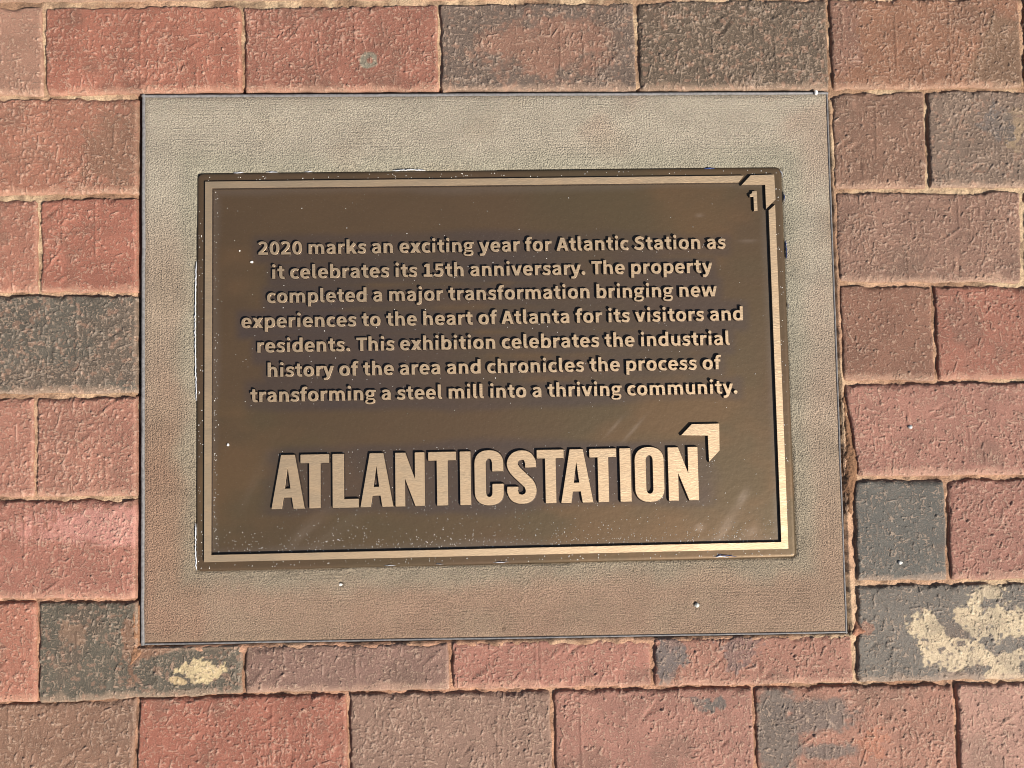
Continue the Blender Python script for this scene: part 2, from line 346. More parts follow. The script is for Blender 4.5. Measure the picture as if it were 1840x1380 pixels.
def make_brick(quad, c, seed, cell, patch=(), cut=None, smooth=0, spot=None, world=False):
    rs = random.Random(seed)
    Q = [np.array(p, float) if world else at(*p) for p in quad]      # TL TR BR BL
    cen = sum(Q) / 4
    g = 0.0014                                                        # half joint
    ex = (Q[1] - Q[0]); ex /= np.linalg.norm(ex); ey = (Q[0] - Q[3]); ey /= np.linalg.norm(ey)
    Q = [Q[0] + g * ex - g * ey, Q[1] - g * ex - g * ey, Q[2] - g * ex + g * ey, Q[3] + g * ex + g * ey]
    Lx = np.linalg.norm(Q[1] - Q[0]); Ly = np.linalg.norm(Q[0] - Q[3])
    nx = max(6, int(Lx / cell)); ny = max(6, int(Ly / cell))
    s = np.linspace(0, 1, nx); t = np.linspace(0, 1, ny)              # t=0 bottom
    mask = None; cutd = None
    if cut is not None:
        cw = at(*cut)
        sc = (cw[0] - Q[0][0]) / Lx; tc = (cw[1] - Q[3][1]) / Ly
        s = np.sort(np.append(s[np.abs(s - sc) > 0.4 / nx], sc)); t = np.sort(np.append(t[np.abs(t - tc) > 0.4 / ny], tc))
        nx, ny = len(s), len(t)
    S, T = np.meshgrid(s, t, indexing='ij')
    X = (Q[3][0] * (1 - S) + Q[2][0] * S) * (1 - T) + (Q[0][0] * (1 - S) + Q[1][0] * S) * T
    Y = (Q[3][1] * (1 - S) + Q[2][1] * S) * (1 - T) + (Q[0][1] * (1 - S) + Q[1][1] * S) * T
    dT, dB, dL, dR = (1 - T) * Ly, T * Ly, S * Lx, (1 - S) * Lx
    if cut is not None:
        a = np.where(T > tc, (sc - S) * Lx, 9); b = np.where(S > sc, (tc - T) * Ly, 9)
        inside = (S > sc) & (T > tc)
        cor = np.where((S <= sc) & (T <= tc), np.hypot((sc - S) * Lx, (tc - T) * Ly), 9)
        cutd = np.minimum(np.minimum(a, b), cor); cutd = np.where(inside, 0, cutd)
        mask = ~((S[:-1, :-1] >= sc - 1e-9) & (T[:-1, :-1] >= tc - 1e-9))
    sd = seed * 7 % 50
    # ragged outline: arrises worn back by a few millimetres, scalloped
    wob = (fbm(X * 95, Y * 95, sd + 1, 3) - 0.5)
    big = np.clip(fbm(X * 38, Y * 38, sd + 2, 2) - 0.52, 0, 1)
    rT = 0.0030 + 0.014 * np.clip(wob + 0.06, 0, 1) + big * 0.020
    rB = 0.0060 + 0.018 * np.clip(wob + 0.05, 0, 1) + big * 0.012
    rL = 0.0026 + 0.007 * np.clip(wob, 0, 1) + big * 0.012
    def edge(d, r, deep):
        u = np.clip(1 - d / r, 0, 1); return deep * (1 - np.sqrt(np.clip(1 - u * u, 0, 1)))
    z = -(edge(dT, rT, 0.0085) + edge(dB, rB, 0.0030) + edge(dL, rL, 0.0065) + edge(dR, rL, 0.0034))
    if cutd is not None: z -= edge(cutd, 0.002, 0.002)
    lift = rs.uniform(-0.0006, 0.0009); tx, ty = rs.uniform(-0.006, 0.006), rs.uniform(-0.008, 0.008)
    z = z + lift + (X - cen[0]) * tx + (Y - cen[1]) * ty
    am = 0.45 if smooth else 1.0
    z += (fbm(X * 30, Y * 30, sd + 5, 3) - 0.5) * 0.0010 * am
    if cell < 0.004:
        # crumbs and drags of the wire cut: short upright or level marks, single grains, in loose clusters
        cl = [(rs.uniform(0, Lx), rs.uniform(0, Ly), rs.uniform(0.006, 0.022)) for _ in range(9)]
        dens = Lx * Ly / 0.02 * (0.35 if smooth else 1.0) * rs.uniform(0.5, 1.35)
        sx = Lx / (nx - 1); sy = Ly / (ny - 1); zk = np.zeros_like(z)
        def mark(mx, my, lx, ly, h):
            i0, i1 = max(0, int((mx - lx - .002) / sx)), min(nx, int((mx + lx + .002) / sx) + 2)
            j0, j1 = max(0, int((my - ly - .002) / sy)), min(ny, int((my + ly + .002) / sy) + 2)
            if i1 <= i0 or j1 <= j0: return
            U = S[i0:i1, j0:j1] * Lx - mx; W = T[i0:i1, j0:j1] * Ly - my
            W = W + U * skew; U = U - W * skew
            q = np.maximum(np.abs(U) - lx, 0) ** 2 + np.maximum(np.abs(W) - ly, 0) ** 2
            zk[i0:i1, j0:j1] = np.maximum(zk[i0:i1, j0:j1], h * np.exp(-q / (0.00046 ** 2)))
        for _ in range(int(900 * dens)):
            skew = rs.gauss(0, 0.25)
            if rs.random() < 0.5:
                c_ = rs.choice(cl); mx, my = rs.gauss(c_[0], c_[2]), rs.gauss(c_[1], c_[2])
            else: mx, my = rs.uniform(0, Lx), rs.uniform(0, Ly)
            if not (0 < mx < Lx and 0 < my < Ly): continue
            t_ = rs.random(); hh_ = rs.uniform(0.0006, 0.0016)
            if t_ < 0.40: mark(mx, my, 0.0001, rs.expovariate(1 / 0.0012), hh_)
            elif t_ < 0.70: mark(mx, my, rs.expovariate(1 / 0.0010), 0.0001, hh_)
            elif t_ < 0.80: mark(mx, my, 0.0001, 0.0014, hh_); mark(mx, my + rs.choice([-.0012, .0012]), 0.0011, 0.0001, hh_)
            else: mark(mx, my, 0.0002, 0.0002, hh_ * 1.1)
        for _ in range(int(40 * dens)):
            skew = rs.gauss(0, .5); mark(rs.uniform(0, Lx), rs.uniform(0, Ly), rs.uniform(.0003, .0012), rs.uniform(.0003, .0012), rs.uniform(.0008, .0018))
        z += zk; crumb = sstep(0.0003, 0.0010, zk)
        for k in range(1 if smooth else 4):                           # pressed dents and slanting gouges
            gx = rs.uniform(0.06, 0.94) * Lx; gy = rs.uniform(0.1, 0.9) * Ly; an = rs.choice([0.6, 0.7, 0.9, 2.4, 1.57])
            l_, w_ = rs.uniform(0.004, 0.014), rs.uniform(0.0011, 0.0028)
            u = (S * Lx - gx) * math.cos(an) + (T * Ly - gy) * math.sin(an); v = -(S * Lx - gx) * math.sin(an) + (T * Ly - gy) * math.cos(an)
            z += rs.choice([-1, 1, 1]) * 0.0011 * am * np.exp(-(u / l_) ** 2 - (v / w_) ** 2)
        if not smooth:
            for k in range(rs.choice([1, 2, 3])):                     # long upright scores
                gx = rs.uniform(0.08, 0.92) * Lx; y0, y1 = sorted((rs.uniform(0, Ly), rs.uniform(0, Ly)))
                z += 0.0007 * np.exp(-((S * Lx - gx) / 0.0011) ** 2) * sstep(y0 - 0.004, y0, T * Ly) * sstep(y1 + 0.004, y1, T * Ly)
    else: crumb = np.zeros_like(z)
    # horizontal wobble of the rim
    lim = np.minimum(np.minimum(dT, dB), np.minimum(dL, dR)); k = sstep(0.008, 0.0, lim)
    X = X + (fbm(Y * 70 + 3, X * 70, sd + 15, 3) - 0.5) * 0.0030 * k; Y = Y + (fbm(X * 70, Y * 70 + 9, sd + 17, 3) - 0.5) * 0.0036 * k
    # colour: body, flashed patches with ragged rims, sand and painted sunlight along the arrises
    if c[0] - c[1] > 48: c = (c[0] - 12, c[1] + 6, c[2] + 2)
    base = alb(*c)[None, None, :] * np.ones(X.shape + (1,))
    mot = fbm(X * 14, Y * 14, sd + 19, 4)[..., None]
    base = base * (0.88 + 0.24 * mot)
    dk = sstep(0.60, 0.72, fbm(X * 22, Y * 22, sd + 21, 4))[..., None] * 0.35
    base = base * (1 - dk) + alb(120, 96, 80) * dk
    if min(c) < 100 and max(c) < 150 and not smooth:                                   # dark flashed bricks carry red sand freckles
        fk = sstep(0.66, 0.74, fbm(X * 230, Y * 230, sd + 23, 2))[..., None] * 0.5
        base = base * (1 - fk) + alb(180, 138, 114) * fk
    for (px, py, ax, ay, pc) in patch:
        pw = at(px, py); rx, ry = ax * 0.00057, ay * 0.00057
        hard = sum(pc) > 540 or ax < 32
        r = np.hypot((X - pw[0]) / rx, (Y - pw[1]) / ry)
        r = r + (fbm(X * 60, Y * 60, sd + 27, 4) - 0.5) * (1.9 if hard else 1.3) + (fbm(X * 240, Y * 240, sd + 29, 2) - 0.5) * (0.8 if hard else 0.4)
        w = (sstep(1.12, 0.92, r) if hard else sstep(1.25, 0.7, r) * 0.9)[..., None]
        if hard: w = w * (sstep(0.16, 0.34, fbm(X * 170, Y * 170, sd + 31, 3)) * (0.72 + 0.28 * sstep(0.4, 0.6, fbm(X * 50, Y * 50, sd + 37, 3))))[..., None]
        base = base * (1 - w) + alb(*pc) * w
    if spot is not None:
        pw = at(spot[0], spot[1]); r = np.hypot(X - pw[0], Y - pw[1]) / (spot[2] * 0.00057)
        w = (sstep(1.1, 0.9, r + (fbm(X * 200, Y * 200, 4, 2) - 0.5) * 0.4) * sstep(0.25, 0.5, r + (fbm(X * 200, Y * 200, 6, 2) - 0.5) * 0.8) * 0.8)[..., None]
        base = base * (1 - w) + alb(*spot[3]) * w
    w = (crumb * 0.60)[..., None]; base = base * (1 - w) + (0.5 * alb(248, 220, 196) + 0.5 * np.minimum(base * 1.5, 0.5)) * w  # crumbs paled to paint sunlit highlights into the colour
    en = fbm(X * 120, Y * 120, sd + 33, 3)
    sc_ = fbm(X * 75, Y * 40, sd + 35, 2)
    w = np.clip(sstep(0.0085, 0.0035, dB + (sc_ - 0.5) * 0.012) * 0.50 + sstep(0.0030, 0.0005, dB) * 0.3 + sstep(0.0032, 0.0005, np.minimum(np.minimum(dL, dR), dT) + (en - 0.5) * 0.004) * 0.25, 0, 0.7)  # sand on all arrises; lower lips paler still, sunlight painted in
    if cutd is not None: w = np.clip(w + sstep(0.006, 0.001, cutd + (en - 0.5) * 0.006) * 0.6, 0, 0.8)
    w = w[..., None]; base = base * (1 - w) + (0.5 * alb(232, 190, 158) + 0.5 * np.minimum(base * 1.25, 1)) * w
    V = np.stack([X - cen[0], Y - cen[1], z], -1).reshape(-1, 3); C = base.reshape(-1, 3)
    Fc = grid_faces(nx, ny, mask)
    # skirt down from every border edge
    E = np.concatenate([Fc[:, [0, 1]], Fc[:, [1, 2]], Fc[:, [2, 3]], Fc[:, [3, 0]]])
    key = np.sort(E, 1); kk = key[:, 0].astype(np.int64) * (nx * ny) + key[:, 1]
    u, idx, cnt = np.unique(kk, return_index=True, return_counts=True)
    Eb = E[idx[cnt == 1]]
    bv = np.unique(Eb); mp = np.full(len(V), -1); mp[bv] = len(V) + np.arange(len(bv))
    Vs = V[bv].copy(); Vs[:, 2] = -0.05
    V = np.concatenate([V, Vs]); C = np.concatenate([C, C[bv]])
    Fs = np.stack([Eb[:, 1], Eb[:, 0], mp[Eb[:, 0]], mp[Eb[:, 1]]], 1)
    Fc = np.concatenate([Fc, Fs])
    used = np.unique(Fc); rm = np.full(len(V), -1); rm[used] = np.arange(len(used))
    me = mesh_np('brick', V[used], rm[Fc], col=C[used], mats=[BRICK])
    return link('brick', me, pavement, (cen[0], cen[1], 0))

for i, (q, c, k) in enumerate(B):
    make_brick(q, c, i + 1, pavement_cell, **k)
# the paving goes on outside the frame: coarser bricks on the same module
ext = random.Random(5)
tones = [(188, 112, 96), (182, 106, 90), (158, 108, 92), (112, 96, 82), (176, 110, 95), (192, 122, 106), (148, 116, 96)]
MOD = 0.2035; CH = 0.1012
rows_y = [0.3862 + CH * i for i in range(1, 5)] + [0.3862]
seedn = 100
def ext_row(yt, yb, x0, x1):
    global seedn
    x = x0
    while x < x1:
        seedn += 1
        make_brick([(x, yt), (x + MOD, yt), (x + MOD, yb), (x, yb)], ext.choice(tones), seedn, 0.008, world=True)
        x += MOD
for j in range(4):
    yb = 0.388 + CH * j
    ext_row(yb + CH, yb, -1.27 + (0.0 if j % 2 else 0.1), 1.2)
for j in range(4):
    yt = -0.437 - CH * j - 0.002
    ext_row(yt, yt - CH, -1.27 + (0.0 if j % 2 else 0.1), 1.2)

# ------------------------------------------------------------------ concrete surround with its edging
surround = link('concrete_surround', None, label='sandy tan concrete slab set in the brick paving around the plaque', category='concrete slab')
def slab():
    P = [at(*p, 0.0) for p in [(258, 174), (1484, 168), (1520, 1134), (257, 1155)]]
    nx, ny = 380, 300
    S, T = np.meshgrid(np.linspace(0, 1, nx), np.linspace(0, 1, ny), indexing='ij')
    X = (P[3][0] * (1 - S) + P[2][0] * S) * (1 - T) + (P[0][0] * (1 - S) + P[1][0] * S) * T
    Y = (P[3][1] * (1 - S) + P[2][1] * S) * (1 - T) + (P[0][1] * (1 - S) + P[1][1] * S) * T
    ax, ay = np.abs(X), np.abs(Y)
    dp = np.maximum(ax - 0.3048, ay - 0.2032)                       # distance outside the plate
    z = (fbm(X * 60, Y * 60, 41, 3) - 0.5) * 0.0008 + (fbm(X * 9, Y * 9, 43, 2) - 0.5) * 0.0010
    lip = sstep(0.012, 0.003, dp + (fbm(X * 60, Y * 60, 44, 3) - 0.5) * 0.008)
    z = z - lip * 0.0012 * fbm(X * 50, Y * 50, 48, 3)
    z = np.where(dp < 0.0004, -0.0045, z)
    for (px, py, r) in ((612, 1048, 0.0022), (1251, 1085, 0.0030), (903, 1129, 0.0014)):
        w = at(px, py); z -= 0.004 * np.exp(-((X - w[0]) ** 2 + (Y - w[1]) ** 2) / r ** 2)
    w = at(735, 410)
    rim = np.minimum(np.minimum(S, 1 - S) * 0.70, np.minimum(T, 1 - T) * 0.55)
    z = z - 0.0010 * sstep(0.004, 0.0, rim)
    # colour: cooler and greener by the plate, browner and redder to the lower left
    n = fbm(X * 7, Y * 7, 45, 4); n2 = fbm(X * 22, Y * 22, 46, 4)
    c = alb(206, 192, 169) * np.ones(X.shape + (1,))
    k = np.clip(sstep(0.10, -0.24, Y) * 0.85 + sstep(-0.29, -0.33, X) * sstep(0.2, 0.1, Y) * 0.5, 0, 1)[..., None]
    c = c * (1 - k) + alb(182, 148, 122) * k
    k = (sstep(0.52, 0.68, n) * sstep(0.30, 0.345, np.maximum(ax, ay + 0.09)))[..., None] * 0.55
    k = k * 0.6; c = c * (1 - k) + alb(186, 146, 122) * k
    k = (sstep(0.030, 0.002, dp + (n2 - 0.5) * 0.03))[..., None] * 0.55
    c = c * (1 - k) + alb(176, 170, 146) * k
    k = (sstep(0.5, 0.75, n2))[..., None] * 0.25
    c = c * (1 - k) + alb(178, 158, 132) * k
    c = c * (0.86 + 0.28 * fbm(X * 3, Y * 34, 47, 4))[..., None]; rk = (sstep(0.006, 0.0, rim + (n2 - .5) * .006) * .35)[..., None]; c = c * (1 - rk) + alb(150, 128, 106) * rk
    side = sstep(-0.02, 0.02, (ax - 0.3048) - (ay - 0.2032))
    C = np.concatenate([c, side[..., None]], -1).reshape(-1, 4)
    V = np.stack([X, Y, z], -1).reshape(-1, 3); F = grid_faces(nx, ny)
    idx = np.arange(nx * ny).reshape(nx, ny)
    loop = np.concatenate([idx[:, 0], idx[-1, 1:], idx[-2::-1, -1], idx[0, -2:0:-1]])
    Vs = V[loop].copy(); Vs[:, 2] = -0.05
    b = len(V) + np.arange(len(loop)); nxt = np.roll(np.arange(len(loop)), -1)
    F2 = np.stack([loop[nxt], loop, b, b[nxt]], 1)
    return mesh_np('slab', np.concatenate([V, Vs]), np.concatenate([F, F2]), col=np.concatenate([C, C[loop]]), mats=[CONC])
link('slab', slab(), surround)

def bar_mesh(name, a, b, w, z0, z1, mat, inward, n=90, wob=0.0003, seed=0):
    """rounded strip from a to b, width w to the inward side"""
    a, b = np.array(a, float), np.array(b, float); e = (b - a); L = np.linalg.norm(e); e /= L; nn = np.array(inward, float)
    prof = [(0.0, z0), (0.0, z1 - 0.0012), (0.12, z1 - 0.0003), (0.35, z1), (0.65, z1), (0.88, z1 - 0.0004), (1.0, z1 - 0.0014), (1.0, z0)]
    V = []
    for i in range(n + 1):
        p = a + e * L * i / n
        wv = (vnoise(np.array(i * 0.31), np.array(seed * 3.1), 50 + seed) - 0.5) * 2 * wob
        for (u, z) in prof:
            q = p + nn * (u * w + wv); V.append((q[0], q[1], z + wv * 0.6 * (z > z0)))
    k = len(prof); F = [(i * k + j, i * k + j + 1, (i + 1) * k + j + 1, (i + 1) * k + j) for i in range(n) for j in range(k - 1)]
    return mesh_np(name, np.array(V), np.array(F), mats=[mat])
E0, E1, E2, E3 = [at(*p, 0.0) for p in [(255, 170), (1488, 164.5), (1523.5, 1138.5), (252.5, 1160)]]
link('edging_strip', bar_mesh('edging_strip', E0, E1, 0.0030, -0.02, 0.0006, EDGING, (0, -1), seed=1), surround)
link('edging_strip', bar_mesh('edging_strip', E3, E2, 0.0022, -0.02, -0.0006, EDGING, (0, 1), seed=2), surround)
link('edging_strip', bar_mesh('edging_strip', E3, E0, 0.0036, -0.02, 0.0006, EDGING, (1, 0), seed=3), surround)
link('edging_strip', bar_mesh('edging_strip', E2, E1, 0.0022, -0.02, -0.0004, EDGING, (-1, 0), seed=4), surround)

# ------------------------------------------------------------------ letter shapes: signed distances -> outlines -> solid meshes
def bez(pts, n=10):
    """Catmull-Rom through pts"""
    P = [np.array(p, float) for p in pts]; P = [2 * P[0] - P[1]] + P + [2 * P[-1] - P[-2]]
    out = []
    for i in range(1, len(P) - 2):
        for t in np.linspace(0, 1, n, endpoint=False):
            a, b, c, d = P[i - 1], P[i], P[i + 1], P[i + 2]
            out.append(0.5 * (2 * b + (c - a) * t + (2 * a - 5 * b + 4 * c - d) * t * t + (3 * b - a - 3 * c + d) * t ** 3))
    out.append(P[-2]); return np.array(out)
def pen(pts, w, curve=True):
    """stroke of varying width; w one number or one per point"""
    n = 10
    C = bez(pts, n) if curve else np.array(pts, float)
    if np.isscalar(w): W = np.full(len(C), w, float)
    else: W = np.interp(np.linspace(0, len(pts) - 1, len(C)), range(len(pts)), w)
    d = np.gradient(C, axis=0); d /= np.linalg.norm(d, axis=1)[:, None] + 1e-9; N = np.stack([-d[:, 1], d[:, 0]], 1)
    A = C + N * W[:, None] / 2; Bq = C - N * W[:, None] / 2
    # as a fan of quads so that tight bends stay solid
    return ('quads', [np.array([A[i], A[i + 1], Bq[i + 1], Bq[i]]) for i in range(len(C) - 1)])
def rect(x0, y0, x1, y1): return ('poly', np.array([(x0, y0), (x1, y0), (x1, y1), (x0, y1)], float))
def poly(*p): return ('poly', np.array(p, float))
def ell(cx, cy, rx, ry, e=2.25, n=44):
    t = np.linspace(0, 2 * np.pi, n, endpoint=False); c, s = np.cos(t), np.sin(t)
    return ('poly', np.stack([cx + rx * np.sign(c) * np.abs(c) ** (2 / e), cy + ry * np.sign(s) * np.abs(s) ** (2 / e)], 1))
def sdf_poly(P, X, Y):
    d = np.full(X.shape, 1e18); ins = np.zeros(X.shape, bool); n = len(P)
    for i in range(n):
        a, b = P[i], P[(i + 1) % n]; e = b - a; wx, wy = X - a[0], Y - a[1]
        t = np.clip((wx * e[0] + wy * e[1]) / (e @ e + 1e-12), 0, 1)
        d = np.minimum(d, (wx - e[0] * t) ** 2 + (wy - e[1] * t) ** 2)
        if a[1] != b[1]:
            c = ((a[1] > Y) != (b[1] > Y)) & (X < (b[0] - a[0]) * (Y - a[1]) / (b[1] - a[1]) + a[0]); ins ^= c
    return np.where(ins, np.sqrt(d), -np.sqrt(d))                     # >0 inside
def sdf(shape, X, Y):
    k, v = shape
    if k == 'poly': return sdf_poly(v, X, Y)
    r = None
    for q in v:
        if np.hypot(*(q[0] - q[1])) + np.hypot(*(q[2] - q[3])) < 1e-6: continue
        s = sdf_poly(q, X, Y); r = s if r is None else np.maximum(r, s)
    return r
def contours(D, xs, ys):
    """marching squares, inside (D>0) kept on the left"""
    nx, ny = D.shape; seg = {}
    def ip(p, q):
        (i, j), (k, l) = p, q; a, b = D[i, j], D[k, l]; t = a / (a - b)
        return (xs[i] + (xs[k] - xs[i]) * t, ys[j] + (ys[l] - ys[j]) * t)
    S = D > 0
    code = S[:-1, :-1] * 1 + S[1:, :-1] * 2 + S[1:, 1:] * 4 + S[:-1, 1:] * 8
    pts = {}
    def edge(i, j, e):
        if e == 0: k = ('h', i, j); p, q = (i, j), (i + 1, j)
        elif e == 1: k = ('v', i + 1, j); p, q = (i + 1, j), (i + 1, j + 1)
        elif e == 2: k = ('h', i, j + 1); p, q = (i, j + 1), (i + 1, j + 1)
        else: k = ('v', i, j); p, q = (i, j), (i, j + 1)
        if k not in pts: pts[k] = ip(p, q)
        return k
    T = {1: [(0, 3)], 2: [(1, 0)], 3: [(1, 3)], 4: [(2, 1)], 5: [(0, 3), (2, 1)], 6: [(2, 0)], 7: [(2, 3)], 8: [(3, 2)], 9: [(0, 2)], 10: [(1, 0), (3, 2)], 11: [(1, 2)], 12: [(3, 1)], 13: [(0, 1)], 14: [(3, 0)]}
    for i, j in zip(*np.nonzero((code > 0) & (code < 15))):
        for a, b in T[int(code[i, j])]: seg[edge(i, j, a)] = edge(i, j, b)
    loops = []
    while seg:
        k0 = next(iter(seg)); L = []; k = k0
        while k in seg: L.append(pts[k]); k = seg.pop(k)
        loops.append(np.array(L))
    return loops
def rdp(P, tol):
    def rec(a, b):
        if b <= a + 1: return []
        e = P[b] - P[a]; L = np.hypot(*e) + 1e-12
        d = np.abs((P[a + 1:b, 0] - P[a, 0]) * e[1] - (P[a + 1:b, 1] - P[a, 1]) * e[0]) / L
        k = int(np.argmax(d))
        if d[k] < tol: return []
        k += a + 1; return rec(a, k) + [k] + rec(k, b)
    far = int(np.argmax(np.hypot(*(P - P[0]).T))); P = np.vstack([P, P[:1]])
    idx = [0] + rec(0, far) + [far] + rec(far, len(P) - 1)
    return P[idx]
def loops_mesh(name, loops, h, taper, mats, base=-0.0006, cham=0.00022):
    """solid letter: cap at height h, small chamfer, flared flanks"""
    V = []; Fq = []; Ft = []; caps = []
    for L in loops:
        n = len(L)
        e1 = L - np.roll(L, 1, 0); e2 = np.roll(L, -1, 0) - L
        e1 /= np.linalg.norm(e1, axis=1)[:, None] + 1e-12; e2 /= np.linalg.norm(e2, axis=1)[:, None] + 1e-12
        nn = np.stack([e1[:, 1] + e2[:, 1], -(e1[:, 0] + e2[:, 0])], 1); nn /= np.linalg.norm(nn, axis=1)[:, None] + 1e-9
        o = len(V)
        caps.append([Vector((p[0], p[1], 0)) for p in L])
        for (off, z) in ((0, h), (cham, h - cham), (cham + taper, 0.0006), (cham + taper + 0.0005, base)):
            for p, q in zip(L, nn): V.append((p[0] + q[0] * off, p[1] + q[1] * off, z))
        for i in range(n):
            j = (i + 1) % n
            for r in (0, 1, 2): Fq.append((o + r * n + i, o + (r + 1) * n + i, o + (r + 1) * n + j, o + r * n + j))
    starts = np.cumsum([0] + [4 * len(L) for L in loops])
    area = [0.5 * np.sum(L[:, 0] * np.roll(L[:, 1], -1) - np.roll(L[:, 0], -1) * L[:, 1]) for L in loops]
    sg = np.sign(area[int(np.argmax(np.abs(area)))])
    for i, L in enumerate(loops):
        if np.sign(area[i]) != sg: continue                            # a solid piece together with the holes inside it
        grp = [i] + [j for j in range(len(loops)) if np.sign(area[j]) != sg and sdf_poly(L, loops[j][:1, 0], loops[j][:1, 1])[0] > 0]
        flat = [int(starts[j]) + q for j in grp for q in range(len(loops[j]))]
        for t in tessellate_polygon([caps[j] for j in grp]): Ft.append(tuple(flat[q] for q in t))
    me = bpy.data.meshes.new(name)
    Vn = [Vector(v) for v in V]
    fix = []
    for t in Ft:
        a, b, c = (Vn[i] for i in t)
        if (b - a).cross(c - a).z < 0: t = t[::-1]
        fix.append(t)
    me.from_pydata(V, [], fix + Fq)
    for m in mats: me.materials.append(m)
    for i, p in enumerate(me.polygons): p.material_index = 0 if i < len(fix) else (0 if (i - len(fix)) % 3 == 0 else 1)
    me.update(); return me

# humanist bold lower case and figures, 1000 units to the em: advance, added shapes, cut shapes
XH = 500
def G(adv, add, sub=(), clip=None, add2=()): return dict(adv=adv, add=list(add), sub=list(sub), clip=clip, add2=list(add2))
def mir(shape, w):
    k, v = shape
    f = lambda P: np.stack([w - P[:, 0], P[:, 1]], 1)
    return (k, f(v)) if k == 'poly' else (k, [f(q) for q in v])
def flip(shape, w, hh):
    k, v = shape
    f = lambda P: np.stack([w - P[:, 0], hh - P[:, 1]], 1)
    return (k, f(v)) if k == 'poly' else (k, [f(q) for q in v])
arch = lambda dx: pen([(150 + dx, 350), (215 + dx, 425), (300 + dx, 446), (392 + dx, 408), (432 + dx, 300), (436 + dx, 150), (436 + dx, 0)], [70, 95, 122, 138, 146, 146, 146])
bowl_add = ell(302, 250, 240, 262); bowl_sub = ell(292, 250, 98, 148)
dot = lambda x, y=652, r=80: ell(x, y, r, r, 2)
